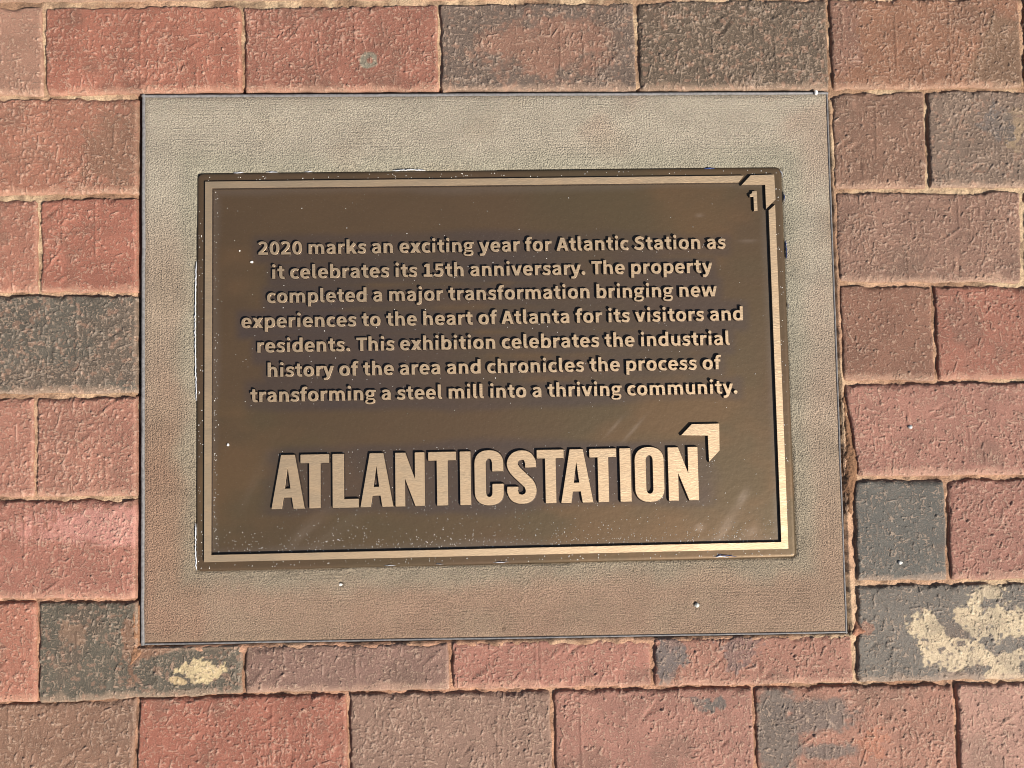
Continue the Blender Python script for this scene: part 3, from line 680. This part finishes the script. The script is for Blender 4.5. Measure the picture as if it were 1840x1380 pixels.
GL = {
 'n': G(572, [rect(62, 0, 208, 500), arch(0)]),
 'm': G(857, [rect(62, 0, 208, 500), arch(0), arch(287)]),
 'h': G(571, [rect(62, 0, 208, 712), arch(0)]),
 'u': G(568, [flip(rect(62, 0, 208, 500), 570, 500), flip(arch(0), 570, 500)]),
 'r': G(392, [rect(62, 0, 208, 500), pen([(150, 330), (215, 410), (290, 440), (375, 436)], [80, 110, 132, 140])]),
 'o': G(566, [ell(283, 250, 245, 262)], [ell(283, 250, 97, 148)]),
 'e': G(528, [ell(268, 250, 232, 262)], [ell(268, 250, 90, 150), poly((262, 205), (620, 205), (620, 40), (462, 40), (418, 132), (262, 132))], add2=[rect(140, 205, 470, 300)]),
 'c': G(462, [ell(275, 250, 240, 262)], [ell(285, 250, 102, 145), poly((285, 130), (285, 370), (368, 350), (432, 440), (640, 520), (640, -20), (448, 50), (378, 145))]),
 's': G(441, [pen([(392, 398), (320, 440), (235, 452), (150, 430), (118, 365), (160, 300), (240, 265), (325, 222), (348, 145), (295, 62), (205, 46), (115, 62), (40, 112)], [125, 120, 112, 120, 125, 122, 122, 124, 128, 118, 112, 118, 122])]),
 'a': G(527, [pen([(80, 396), (165, 440), (258, 450), (352, 420), (390, 330), (392, 200), (392, 0)], [112, 118, 124, 136, 146, 146, 146]),
              pen([(400, 290), (280, 280), (165, 245), (112, 150), (150, 62), (235, 46), (320, 80), (400, 140)], [80, 86, 104, 142, 120, 112, 104, 90])]),
 'b': G(573, [rect(62, 0, 206, 712), bowl_add], [bowl_sub, rect(-60, -30, 62, 740), poly((62, -40), (300, -40), (190, -1), (62, 0))], add2=[rect(62, 0, 206, 712)]),
 'd': G(573, [mir(bowl_add, 573)], [mir(bowl_sub, 573), rect(511, -30, 640, 740)], add2=[rect(367, 0, 511, 712)]),
 'p': G(574, [bowl_add], [bowl_sub, rect(-60, -230, 62, 740)], add2=[rect(62, -200, 206, 500)]),
 't': G(372, [pen([(178, 640), (178, 500), (178, 330), (180, 180), (210, 80), (280, 52), (355, 66)], [120, 140, 146, 146, 140, 118, 110]), rect(22, 386, 345, 500)]),
 'f': G(341, [pen([(158, 0), (158, 300), (158, 520), (185, 630), (265, 665), (350, 655)], [146, 146, 146, 138, 118, 112]), rect(22, 386, 322, 500)]),
 'i': G(284, [rect(69, 0, 215, 478), dot(142)]),
 'j': G(286, [pen([(144, 488), (144, 250), (144, 0), (120, -100), (50, -146), (-30, -140)], [146, 146, 146, 134, 116, 108]), dot(144)]),
 'l': G(300, [pen([(135, 712), (135, 450), (135, 200), (150, 85), (205, 52), (262, 54)], [146, 146, 146, 136, 116, 110])]),
 'k': G(560, [rect(62, 0, 206, 712), pen([(170, 165), (450, 520)], 150, False), pen([(262, 330), (475, -20)], 158, False)], clip=(0, 712)),
 'v': G(522, [pen([(82, 520), (262, -20)], 148, False), pen([(440, 520), (262, -20)], 146, False)], clip=(0, 500)),
 'w': G(789, [pen([(88, 520), (208, -20)], 140, False), pen([(394, 520), (228, -40)], 126, False), pen([(394, 520), (560, -40)], 126, False), pen([(700, 520), (580, -20)], 140, False)], clip=(0, 500)),
 'x': G(519, [pen([(85, 530), (440, -30)], 156, False), pen([(434, 530), (79, -30)], 156, False)], clip=(0, 500)),
 'y': G(522, [pen([(82, 520), (262, 10)], 148, False), pen([(446, 520), (360, 240), (268, -20), (190, -125), (50, -145)], [142, 142, 140, 122, 108])], clip=(-230, 500)),
 'g': G(537, [ell(242, 328, 205, 182), poly((260, 500), (525, 500), (525, 398), (380, 398))], [ell(242, 328, 76, 84)], add2=[
        pen([(150, 190), (105, 130), (135, 78), (260, 62), (400, 48), (448, -25), (400, -118), (245, -162), (95, -128), (70, -50), (130, 20)], [66, 70, 80, 92, 96, 98, 92, 78, 88, 86, 76])]),
 'A': G(573, [pen([(72, -20), (278, 676)], 148, False), pen([(501, -20), (295, 676)], 148, False), rect(150, 150, 420, 262)], clip=(0, 656)),
 'T': G(560, [rect(28, 536, 532, 656), rect(206, 0, 354, 600)]),
 'S': G(560, [pen([(488, 522), (400, 588), (285, 608), (175, 570), (135, 478), (190, 390), (290, 345), (390, 295), (430, 195), (375, 90), (262, 50), (145, 72), (50, 140)], [138, 130, 124, 136, 142, 138, 136, 138, 146, 134, 124, 130, 136])]),
 '2': G(528, [pen([(62, 528), (145, 590), (250, 602), (355, 560), (388, 455), (345, 340), (240, 210), (100, 70)], [120, 122, 120, 134, 146, 144, 134, 124]), rect(42, 0, 486, 122)]),
 '0': G(528, [ell(264, 325, 228, 338, 2.15)], [ell(264, 325, 84, 214, 2.1)]),
 '1': G(528, [rect(205, 0, 355, 650), rect(70, 0, 478, 118), poly((92, 565), (205, 650), (260, 650), (260, 500), (92, 488))]),
 '5': G(528, [rect(102, 528, 452, 650), poly((90, 330), (206, 330), (222, 650), (110, 650)), pen([(110, 345), (180, 382), (270, 388), (380, 330), (402, 210), (345, 92), (230, 50), (110, 68), (40, 122)], [90, 110, 122, 140, 148, 138, 124, 122, 120])]),
 '.': G(289, [ell(144, 78, 92, 92, 2)]),
}
EM = 0.0212
PL_H = 0.0030
glyph_mesh = {}
def build_glyph(g, unit, step, tol, x0=-90, x1=None, y0=-250, y1=780, name='letter', h=PL_H, taper=0.00035):
    x1 = x1 or g['adv'] + 90
    xs = np.arange(x0, x1, step, dtype=float) + 0.37; ys = np.arange(y0, y1, step, dtype=float) + 0.41
    X, Y = np.meshgrid(xs, ys, indexing='ij'); D = None
    for s in g['add']:
        d = sdf(s, X, Y); D = d if D is None else np.maximum(D, d)
    for s in g['sub']: D = np.minimum(D, -sdf(s, X, Y))
    for s in g['add2']: D = np.maximum(D, sdf(s, X, Y))
    if g['clip']: D = np.minimum(D, np.minimum(Y - g['clip'][0], g['clip'][1] - Y))
    loops = [rdp(L, tol) for L in contours(D, xs, ys) if len(L) > 8]
    if g.get('thin'):                                                  # true distance, then a slightly lighter weight
        d = np.full(X.shape, 1e9); par = np.zeros(X.shape, bool)
        for L in loops:
            q = sdf_poly(L, X, Y); d = np.minimum(d, np.abs(q)); par ^= q > 0
        loops = [rdp(L, tol) for L in contours(np.where(par, d, -d) - g['thin'], xs, ys) if len(L) > 6]
    ext_ = (min(L[:, 0].min() for L in loops), max(L[:, 0].max() for L in loops))
    return loops_mesh(name, [L * unit for L in loops], h, taper, [BBRIGHT, BSIDE]), ext_

# ------------------------------------------------------------------ the plaque
plaque = link('plaque', None, label='rectangular cast bronze plaque with raised lettering, set in the concrete slab', category='plaque')
ZF = 0.0006            # recessed field height; raised faces at ZF + PL_H
HW, HH = 0.3048, 0.2035
def rounded_rect(hw, hh, r, n=6):
    P = []
    for cx, cy, a0 in ((hw - r, hh - r, 0), (-hw + r, hh - r, 90), (-hw + r, -hh + r, 180), (hw - r, -hh + r, 270)):
        for i in range(n + 1):
            a = math.radians(a0 + 90 * i / n); P.append((cx + r * math.cos(a), cy + r * math.sin(a)))
    return np.array(P)
text_rows = [117.1, 91.9, 67.0, 41.6, 16.2, -9.0, -34.4]
def plate():
    nx, ny = 300, 200
    u = np.linspace(-1, 1, nx); v = np.linspace(-1, 1, ny)
    X, Y = np.meshgrid(u * HW, v * HH, indexing='ij')
    # pull the four corners round
    r = 0.006; cx, cy = np.clip(X, -HW + r, HW - r), np.clip(Y, -HH + r, HH - r)
    dx, dy = X - cx, Y - cy; m = np.maximum(np.abs(dx), np.abs(dy)); l = np.hypot(dx, dy) + 1e-12
    X = cx + dx / l * m; Y = cy + dy / l * m
    edge = np.minimum(HW - np.abs(X), HH - np.abs(Y))
    z = ZF - 0.0006 * sstep(0.0016, 0.0, edge) + (fbm(X * 12, Y * 12, 61, 2) - 0.5) * 0.0003
    n = fbm(X * 5, Y * 7, 62, 4); n2 = fbm(X * 9, Y * 16, 63, 4)
    c = np.array((0.118, 0.074, 0.041)) * np.ones(X.shape + (1,))
    k = (sstep(0.45, 0.7, n))[..., None] * 0.5; c = c * (1 - k) + np.array((0.104, 0.080, 0.042)) * k
    k = (sstep(0.5, 0.75, n2))[..., None] * 0.5; c = c * (1 - k) + np.array((0.170, 0.095, 0.046)) * k
    # lacquer lies greyer and more violet in the lettered bands
    w = np.zeros(X.shape)
    hw_ = [0.242, 0.227, 0.232, 0.258, 0.243, 0.232, 0.250]
    for yy, q in zip(text_rows, hw_):
        w = np.maximum(w, sstep(0.019, 0.009, np.abs(Y - (yy * 0.001 + 0.005)) + (n2 - 0.5) * 0.016) * sstep(q + 0.012, q, np.abs(X)))
    w = np.maximum(w, sstep(0.040, 0.030, np.abs(Y + 0.115) + (n2 - .5) * .02) * sstep(0.240, 0.218, np.abs(X + 0.010) + (n2 - .5) * .03))
    w = (w * (0.25 + 0.7 * fbm(X * 11, Y * 18, 67, 3)))[..., None]; c = c * (1 - w) + np.array((0.078, 0.057, 0.050)) * w
    # rubbed smudges at the lower right and lower left
    for (px, py, ax, ay, an, s_) in ((1305, 945, 40, 9, 0.95, .35), (1257, 948, 8, 6, 0, .5), (1335, 893, 16, 7, 1.0, .4), (1350, 955, 14, 8, .3, .3), (560, 945, 50, 10, .7, .18), (590, 965, 60, 12, .6, .14), (540, 960, 30, 8, .9, .12), (455, 870, 60, 9, 1.1, .08), (1140, 770, 26, 1.3, .82, .5), (1105, 765, 20, 1.2, .82, .4), (1345, 433, 16, 1.2, 0, .5), (1257, 387, 7, 1.8, 0, .5)):
        p = at(px, py, ZF); u_ = (X - p[0]) * math.cos(an) + (Y - p[1]) * math.sin(an); v_ = -(X - p[0]) * math.sin(an) + (Y - p[1]) * math.cos(an)
        q = np.exp(-(u_ / (ax * .00057)) ** 2 - (v_ / (max(ay, 2.4) * .00057)) ** 2) * s_ * 0.7 * (0.4 + 1.2 * fbm(u_ * 60, v_ * 500, 66, 3))
        q = np.clip(q, 0, 1)[..., None]; c = c * (1 - q) + np.array((0.34, 0.26, 0.20)) * q
    # film of dust along the inside of the raised line
    ins = np.minimum(0.2885 - np.abs(X), 0.187 - np.abs(Y))
    q = (sstep(0.010, 0.0, ins + (n2 - .5) * .01) * (ins > 0) * 0.22)[..., None]; c = c * (1 - q) + np.array((0.20, 0.17, 0.15)) * q
    V = np.stack([X, Y, z], -1).reshape(-1, 3); F = grid_faces(nx, ny); C = c.reshape(-1, 3)
    idx = np.arange(nx * ny).reshape(nx, ny)
    loop = np.concatenate([idx[:, 0], idx[-1, 1:], idx[-2::-1, -1], idx[0, -2:0:-1]])
    Vs = V[loop].copy(); Vs[:, 2] = -0.006
    b = len(V) + np.arange(len(loop)); nxt = np.roll(np.arange(len(loop)), -1)
    return mesh_np('backing_plate', np.concatenate([V, Vs]), np.concatenate([F, np.stack([loop[nxt], loop, b, b[nxt]], 1)]), col=np.concatenate([C, C[loop]]), mats=[BDARK])
link('backing_plate', plate(), plaque)

def solid(name, pts, h=PL_H, taper=0.0007, cham=0.00025):
    """raised bronze shape from an anticlockwise outline in metres"""
    P = np.array(pts, float)
    a = 0.5 * np.sum(P[:, 0] * np.roll(P[:, 1], -1) - np.roll(P[:, 0], -1) * P[:, 1])
    if a < 0: P = P[::-1]
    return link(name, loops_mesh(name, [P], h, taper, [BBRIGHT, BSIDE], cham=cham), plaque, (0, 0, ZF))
ZT = ZF + PL_H
def px(*p): return [tuple(at(x, y, ZT)) for x, y in p]
OX, OY, IX, IY = 0.2958, 0.1940, 0.2889, 0.1872
c1 = at(1336.4, 314, ZT); c2 = at(1327, 327, ZT); d1 = at(1396, 367.7, ZT); d2 = at(1382.5, 378, ZT)
solid('border_line', [(-OX, OY), (-OX, -OY), (OX, -OY), (OX, d1[1]), (IX, d2[1]), (IX, -IY), (-IX, -IY), (-IX, IY), (c2[0], IY), (c1[0], OY)])
solid('corner_chevron', [(x, y) for x, y in px((1349, 315), (1391, 313.7), (1393.3, 357.8), (1376.7, 375), (1375, 331.5), (1332.8, 332.3))])
solid('logo_arrow', px((1243, 762.4), (1292.2, 761.3), (1292.8, 809), (1274.3, 829.5), (1272, 782.6), (1224.3, 782)))

lines = [("2020 marks an exciting year for Atlantic Station as", -241.6, 242.1), ("it celebrates its 15th anniversary. The property", -227.4, 227.2),
         ("completed a major transformation bringing new", -232.6, 231.1), ("experiences to the heart of Atlanta for its visitors and", -258.6, 257.5),
         ("residents. This exhibition celebrates the industrial", -242.5, 242.7), ("history of the area and chronicles the process of", -232.1, 233.1),
         ("transforming a steel mill into a thriving community.", -249.6, 249.0)]
extn = {}
for ch in sorted(set(''.join(l[0] for l in lines)) - {' '}):
    nm = 'full_stop' if ch == '.' else 'digit' if ch.isdigit() else 'letter'
    GL[ch]['thin'] = 9
    glyph_mesh[ch], extn[ch] = build_glyph(GL[ch], EM / 1000, 6, 1.8, name=nm)
SP = 205
for (txt, xa, xb), yb in zip(lines, text_rows):
    adv = 0; place = []
    for k, ch in enumerate(txt):
        if ch == ' ': adv += SP; continue
        kern = -38 if (ch in 'y.' and k and txt[k - 1] in 'ry') else -30 if (k and txt[k - 1] == 'T') else 0
        adv += kern; place.append((ch, adv)); adv += GL[ch]['adv']
    x0u = place[0][1] + extn[place[0][0]][0]; x1u = place[-1][1] + extn[place[-1][0]][1]
    tw = (xb - xa) * 0.001; f = tw / ((x1u - x0u) * EM / 1000)
    print('line fit', round(f, 3))
    for ch, a in place:
        nm = 'full_stop' if ch == '.' else 'digit' if ch.isdigit() else 'letter'
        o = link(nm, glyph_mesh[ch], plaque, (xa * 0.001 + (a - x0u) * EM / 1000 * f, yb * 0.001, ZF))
        o.scale = (f, 0.985, 1)

# condensed capitals of the wordmark, 100 units tall
def A_(): return G(60, [poly((0, 0), (17.6, 100), (42.4, 100), (60, 0), (40.2, 0), (37, 21), (21.6, 21), (18.6, 0))], [poly((23.8, 37), (34.8, 37), (29.4, 79))])
BS = 20.2
CW = 53
def ring(w, sub=()): return G(w, [ell(w / 2, 24, w / 2, 25.5, 2.3), ell(w / 2, 76, w / 2, 25.5, 2.3), rect(0, 24, w, 76)], [ell(w / 2, 24, w / 2 - BS, 10.5, 2.2), ell(w / 2, 76, w / 2 - BS, 10.5, 2.2), rect(BS, 24, w - BS, 76)] + list(sub))
LG = {'A': A_(), 'T': G(52, [rect(0, 84.5, 52, 100), rect(15.9, 0, 36.1, 90)]), 'L': G(47, [rect(0, 0, BS, 100), rect(0, 0, 47, 15.5)]),
      'N': G(55, [rect(0, 0, 17.8, 100), rect(37.2, 0, 55, 100), poly((0, 100), (19, 100), (55, 0), (37.6, 0))]),
      'I': G(BS, [rect(0, 0, BS, 100)]), 'C': ring(CW, [rect(30, 38, 70, 62)]), 'O': ring(54),
      'S': G(54, [pen([(44, 68), (43.5, 78), (38, 88), (27, 91.5), (15, 87), (10, 76), (14, 64), (27, 50), (40, 37), (44, 24), (39, 12.5), (27, 8.5), (15, 12.5), (10, 22), (10, 32)], [BS, BS, 18.5, 17, 18.5, BS, BS, BS, BS, BS, 18.5, 17, 18.5, BS, BS])])}
LXS = [('A', 488, 547), ('T', 540, 591), ('L', 598, 644.5), ('A', 648, 706.5), ('N', 711, 763.5), ('T', 769.5, 819), ('I', 827.5, 846.5), ('C', 853, 904.5), ('S', 911, 963.5), ('T', 964.5, 1012.5), ('A', 1009, 1066), ('T', 1059, 1107), ('I', 1115.5, 1135), ('O', 1142.5, 1194.5), ('N', 1202.5, 1256)]
lm = {}
LH = 0.0540; LY = -0.1426
for ch in 'ATLNICSO':
    lm[ch] = build_glyph(LG[ch], LH / 100, 0.9, 0.28, -12, LG[ch]['adv'] + 12, -10, 110, name='logo_letter', taper=0.0008)
for ch, a, b_ in LXS:
    yp = 914 - (a - 488) / 768 * 15
    if ch in 'AL' or ch in 'NIO': xa, xb = at(a, yp, ZT)[0], at(b_, yp - 1, ZT)[0]
    elif ch == 'T': xa, xb = at(a, yp - 88, ZT)[0], at(b_, yp - 89, ZT)[0]
    else: xa, xb = at(a, yp - 48, ZT)[0], at(b_, yp - 48, ZT)[0]
    me, (e0, e1) = lm[ch]; s = (xb - xa) / ((e1 - e0) * LH / 100)
    o = link('logo_letter', me, plaque, (xa - e0 * LH / 100 * s, LY, ZF)); o.scale = (s, 1, 1)
one = G(44, [rect(23, 0, 40, 100), poly((4, 84), (4, 73), (25, 73), (25, 100), (18, 100), (14, 88))])
om, _ = build_glyph(one, 0.0206 / 100, 1.4, 0.35, -12, 60, -10, 110, name='numeral')
p = at(1347, 378.6, ZT); link('numeral', om, plaque, (p[0], p[1], ZF))

# ------------------------------------------------------------------ grit, pebbles, film
def blob(rs, r, sub=1):
    """small angular grain"""
    V = [(0, 0, 1), (0.9, 0, 0.1), (0.25, 0.85, 0), (-0.75, 0.5, 0.1), (-0.7, -0.55, 0), (0.3, -0.9, 0.05), (0, 0, -0.6)]
    V = [(x * r * rs.uniform(.7, 1.2), y * r * rs.uniform(.7, 1.2), z * r * rs.uniform(.6, 1.0)) for x, y, z in V]
    F = [(0, i, i % 5 + 1) for i in range(1, 6)] + [(6, i % 5 + 1, i) for i in range(1, 6)]
    return V, F
rs = random.Random(11)
V = []; F = []
def grain(x, y, z, r):
    v, f = blob(rs, r * 1.45); a = rs.uniform(0, 6.28); o = len(V)
    r_ = r; V.extend((x + q[0] * math.cos(a) - q[1] * math.sin(a), y + q[0] * math.sin(a) + q[1] * math.cos(a), z + q[2]) for q in v)
    F.extend(tuple(o + i for i in t) for t in f)
for i in range(620):       # drifted along the bottom of the field
    x = rs.uniform(-0.283, 0.283); y = -0.186 + abs(rs.gauss(0, 0.014)); grain(x, y, ZF + .0001, rs.uniform(0.00015, 0.00040))
for i in range(260):       # on the rim
    t = rs.random()
    if t < .35: x, y = rs.uniform(-.3, .3), -0.199 + rs.uniform(-.002, .0035)
    elif t < .6: x, y = rs.uniform(-.3, .3), 0.199 + rs.uniform(-.003, .002)
    elif t < .8: x, y = -0.3 + rs.uniform(-.003, .002), rs.uniform(-.2, .2)
    else: x, y = 0.299 + rs.uniform(-.002, .003), rs.uniform(-.2, .2)
    grain(x, y, ZF + .0001, rs.uniform(0.00018, 0.00048))
for i in range(560):       # round the wordmark
    x = rs.uniform(-0.225, 0.225); y = rs.uniform(-0.150, -0.083); grain(x, y, ZF + .0001, rs.uniform(0.00013, 0.00036))
for i in range(160):       # round the text
    x = rs.uniform(-0.26, 0.26); y = rs.choice(text_rows) * .001 + rs.uniform(-.007, .012); grain(x, y, ZF + .0001, rs.uniform(0.00013, 0.00036))
for i in range(160):
    grain(rs.uniform(-.28, .28), rs.uniform(-.18, .18), ZF + .0001, rs.uniform(0.00014, 0.00042))
for i in range(110):
    grain(-0.2872 + abs(rs.gauss(0, .002)), rs.uniform(-.185, .185), ZF + .0001, rs.uniform(0.00015, 0.0004))
me = bpy.data.meshes.new('sand_grains'); me.from_pydata(V, [], F); me.materials.append(GRIT)
link('sand_grains', me, kind='stuff', label='fine white sand grains scattered over the bronze plaque', category='sand grains')

def pebble(name, px_, py_, z, r, label, cat='pebble', mat=GRIT, sq=1.0):
    rs2 = random.Random(int(px_)); import bmesh
    bm = bmesh.new(); bmesh.ops.create_icosphere(bm, subdivisions=2, radius=r)
    for v in bm.verts:
        k = 1 + 0.22 * math.sin(v.co.x / r * 2.3 + px_) + 0.15 * math.cos(v.co.y / r * 3.1 + py_); v.co = Vector((v.co.x * k * sq, v.co.y * k, v.co.z * 0.6 * k))
    m_ = bpy.data.meshes.new(name); bm.to_mesh(m_); bm.free(); m_.materials.append(mat)
    p_ = at(px_, py_, z); link(name, m_, None, (p_[0], p_[1], z + r * .35), label=label, category=cat)
pebble('pebble', 452, 471, ZF, 0.0015, 'tiny white stone on the plaque just left of the word it at the second line')
pebble('pebble', 410, 799, ZF, 0.0014, 'tiny white stone on the plaque left of and above the large wordmark')
pebble('pebble', 431, 451, ZF, 0.0008, 'smallest white stone on the plaque left of the number 2020')
pebble('pebble', 613, 1050, -0.002, 0.0017, 'white stone in a small hole in the slab under the left half of the plaque')
pebble('pebble', 1251, 1087, -0.002, 0.0026, 'grey-white stone in the larger hole in the slab near its lower right', mat=mat_plain('pale_stone', (0.5, 0.5, 0.44), .6))
pebble('pebble', 1466, 167, 0.0008, 0.0022, 'round white bead at the top right end of the slab edging')
pebble('pebble', 1618, 1011, 0.0006, 0.0022, 'pale sharp stone stuck on the smooth grey brick right of the slab', mat=mat_plain('pale_stone_b', (0.6, 0.57, 0.52), .6))
pebble('pebble', 1634, 767, 0.0006, 0.0022, 'grey-white stone chip on the red brick right of the slab', mat=mat_plain('pale_stone_c', (0.45, 0.46, 0.45), .6))

def film(pts, w, mat, name='film_scrap'):
    """crumpled ribbon of protective film squeezed out along the rim"""
    r3 = random.Random(int(pts[0][0] * 7 + pts[0][1])); C = np.array([at(*p, 0.0) for p in pts]); out = []
    for i in range(len(C) - 1):
        n = max(2, int(np.linalg.norm(C[i + 1] - C[i]) / 0.0016))
        for t in range(n): out.append(C[i] + (C[i + 1] - C[i]) * t / n)
    out.append(C[-1]); C = np.array(out); d = np.gradient(C, axis=0); d /= np.linalg.norm(d, axis=1)[:, None]; N = np.stack([-d[:, 1], d[:, 0]], 1)
    Vv = []
    for i, (c, n) in enumerate(zip(C, N)):
        taper = min(1, i / 3, (len(C) - 1 - i) / 3); ww = w * taper * r3.uniform(0.3, 1.2) + 1e-5; o = r3.uniform(-.0003, .0003)
        for k, z in ((-.5, 0.0002), (-.2, 0.0012 + r3.uniform(0, .0006)), (.2, 0.0014 + r3.uniform(0, .0006)), (.5, 0.0002)): q = c + n * (k * ww + o); Vv.append((q[0], q[1], z * (0.4 + .6 * taper)))
    Ff = [(i * 4 + j, i * 4 + j + 1, (i + 1) * 4 + j + 1, (i + 1) * 4 + j) for i in range(len(C) - 1) for j in range(3)]
    return link(name, mesh_np(name, np.array(Vv), np.array(Ff), mats=[mat]), plaque)
film([(353, 470), (351.5, 540), (351, 600), (352, 660), (353, 720)], 0.0007, FILM)
film([(352.5, 940), (352, 985), (353, 1025)], 0.0009, FILM)
film([(420, 311), (438, 310.5)], 0.0008, FILM)
film([(478, 309.7), (500, 309.3)], 0.0006, FILM)
film([(548, 308.9), (562, 308.8)], 0.0007, FILM)
film([(705, 306.8), (735, 305.8), (765, 306)], 0.0007, FILM)
film([(690, 1016.5), (700, 1016), (712, 1015.8)], 0.0009, FILM)
film([(780, 1013.5), (800, 1013)], 0.0009, FILM)
film([(885, 1010.6), (915, 1009.6)], 0.0009, FILM)
film([(1280, 1001.5), (1293, 999), (1310, 1001.5)], 0.0016, FILM)
film([(1285, 999), (1292, 996.5), (1325, 1000)], 0.0007, BLUEF)
film([(1408.5, 345), (1409, 365)], 0.0007, BLUEF)
film([(1411, 430), (1412.5, 450), (1414, 468)], 0.0008, BLUEF)
film([(1416, 545), (1416.5, 553)], 0.0008, BLUEF)
film([(1399, 303), (1404, 311), (1406, 320)], 0.0007, FILM)
film([(1265, 303.3), (1284, 302.8)], 0.0007, BLUEF)

# brown dirt packed between the slab and the bricks
def dirt(pts, hmax, label, mat=DIRT, seed=0):
    P = np.array([at(*p, 0.0) for p in pts]); x0, y0 = P.min(0) - .002; x1, y1 = P.max(0) + .002
    xs = np.arange(x0, x1, .0009); ys = np.arange(y0, y1, .0009); X, Y = np.meshgrid(xs, ys, indexing='ij')
    D = sdf_poly(P, X, Y) + (fbm(X * 160, Y * 160, 70 + seed, 3) - .5) * .005
    Z = -0.0030 + np.clip(D, -.001, .005) / .005 * (hmax + 0.0030) * (0.75 + .5 * fbm(X * 260, Y * 260, 73 + seed, 3))
    m_ = (D > -0.0008); fm = m_[:-1, :-1] & m_[1:, :-1] & m_[:-1, 1:] & m_[1:, 1:]
    Vq = np.stack([X, Y, Z], -1).reshape(-1, 3); Fq = grid_faces(*X.shape, fm); u = np.unique(Fq); r = np.full(len(Vq), -1); r[u] = np.arange(len(u))
    me_ = mesh_np('dirt', Vq[u], r[Fq], mats=[mat]); link('dirt', me_, kind='stuff', label=label, category='dirt')
dirt([(1512, 690), (1520, 700), (1528, 760), (1538, 800), (1545, 840), (1542, 865), (1536, 900), (1532, 925), (1519, 925), (1514, 800)], 0.0012, 'brown dirt packed beside the right edge of the slab', seed=1)
dirt([(232, 1098), (248, 1088), (250, 1160), (330, 1160), (310, 1172), (262, 1172), (250, 1190), (236, 1205), (228, 1195), (236, 1150)], 0.0016, 'reddish-brown dirt at the lower left corner of the slab', mat=mat_plain('red_dirt', alb(172, 128, 98), .95, 0, .2, .0016, 420, .3), seed=2)
dirt([(1530, 1120), (1542, 1118), (1566, 1132), (1570, 1142), (1545, 1146), (1524, 1146)], 0.0016, 'small reddish dirt heap at the lower right corner of the slab', mat=mat_plain('red_dirt_b', alb(182, 130, 104), .95, 0, .2, .0016, 420, .3), seed=3)
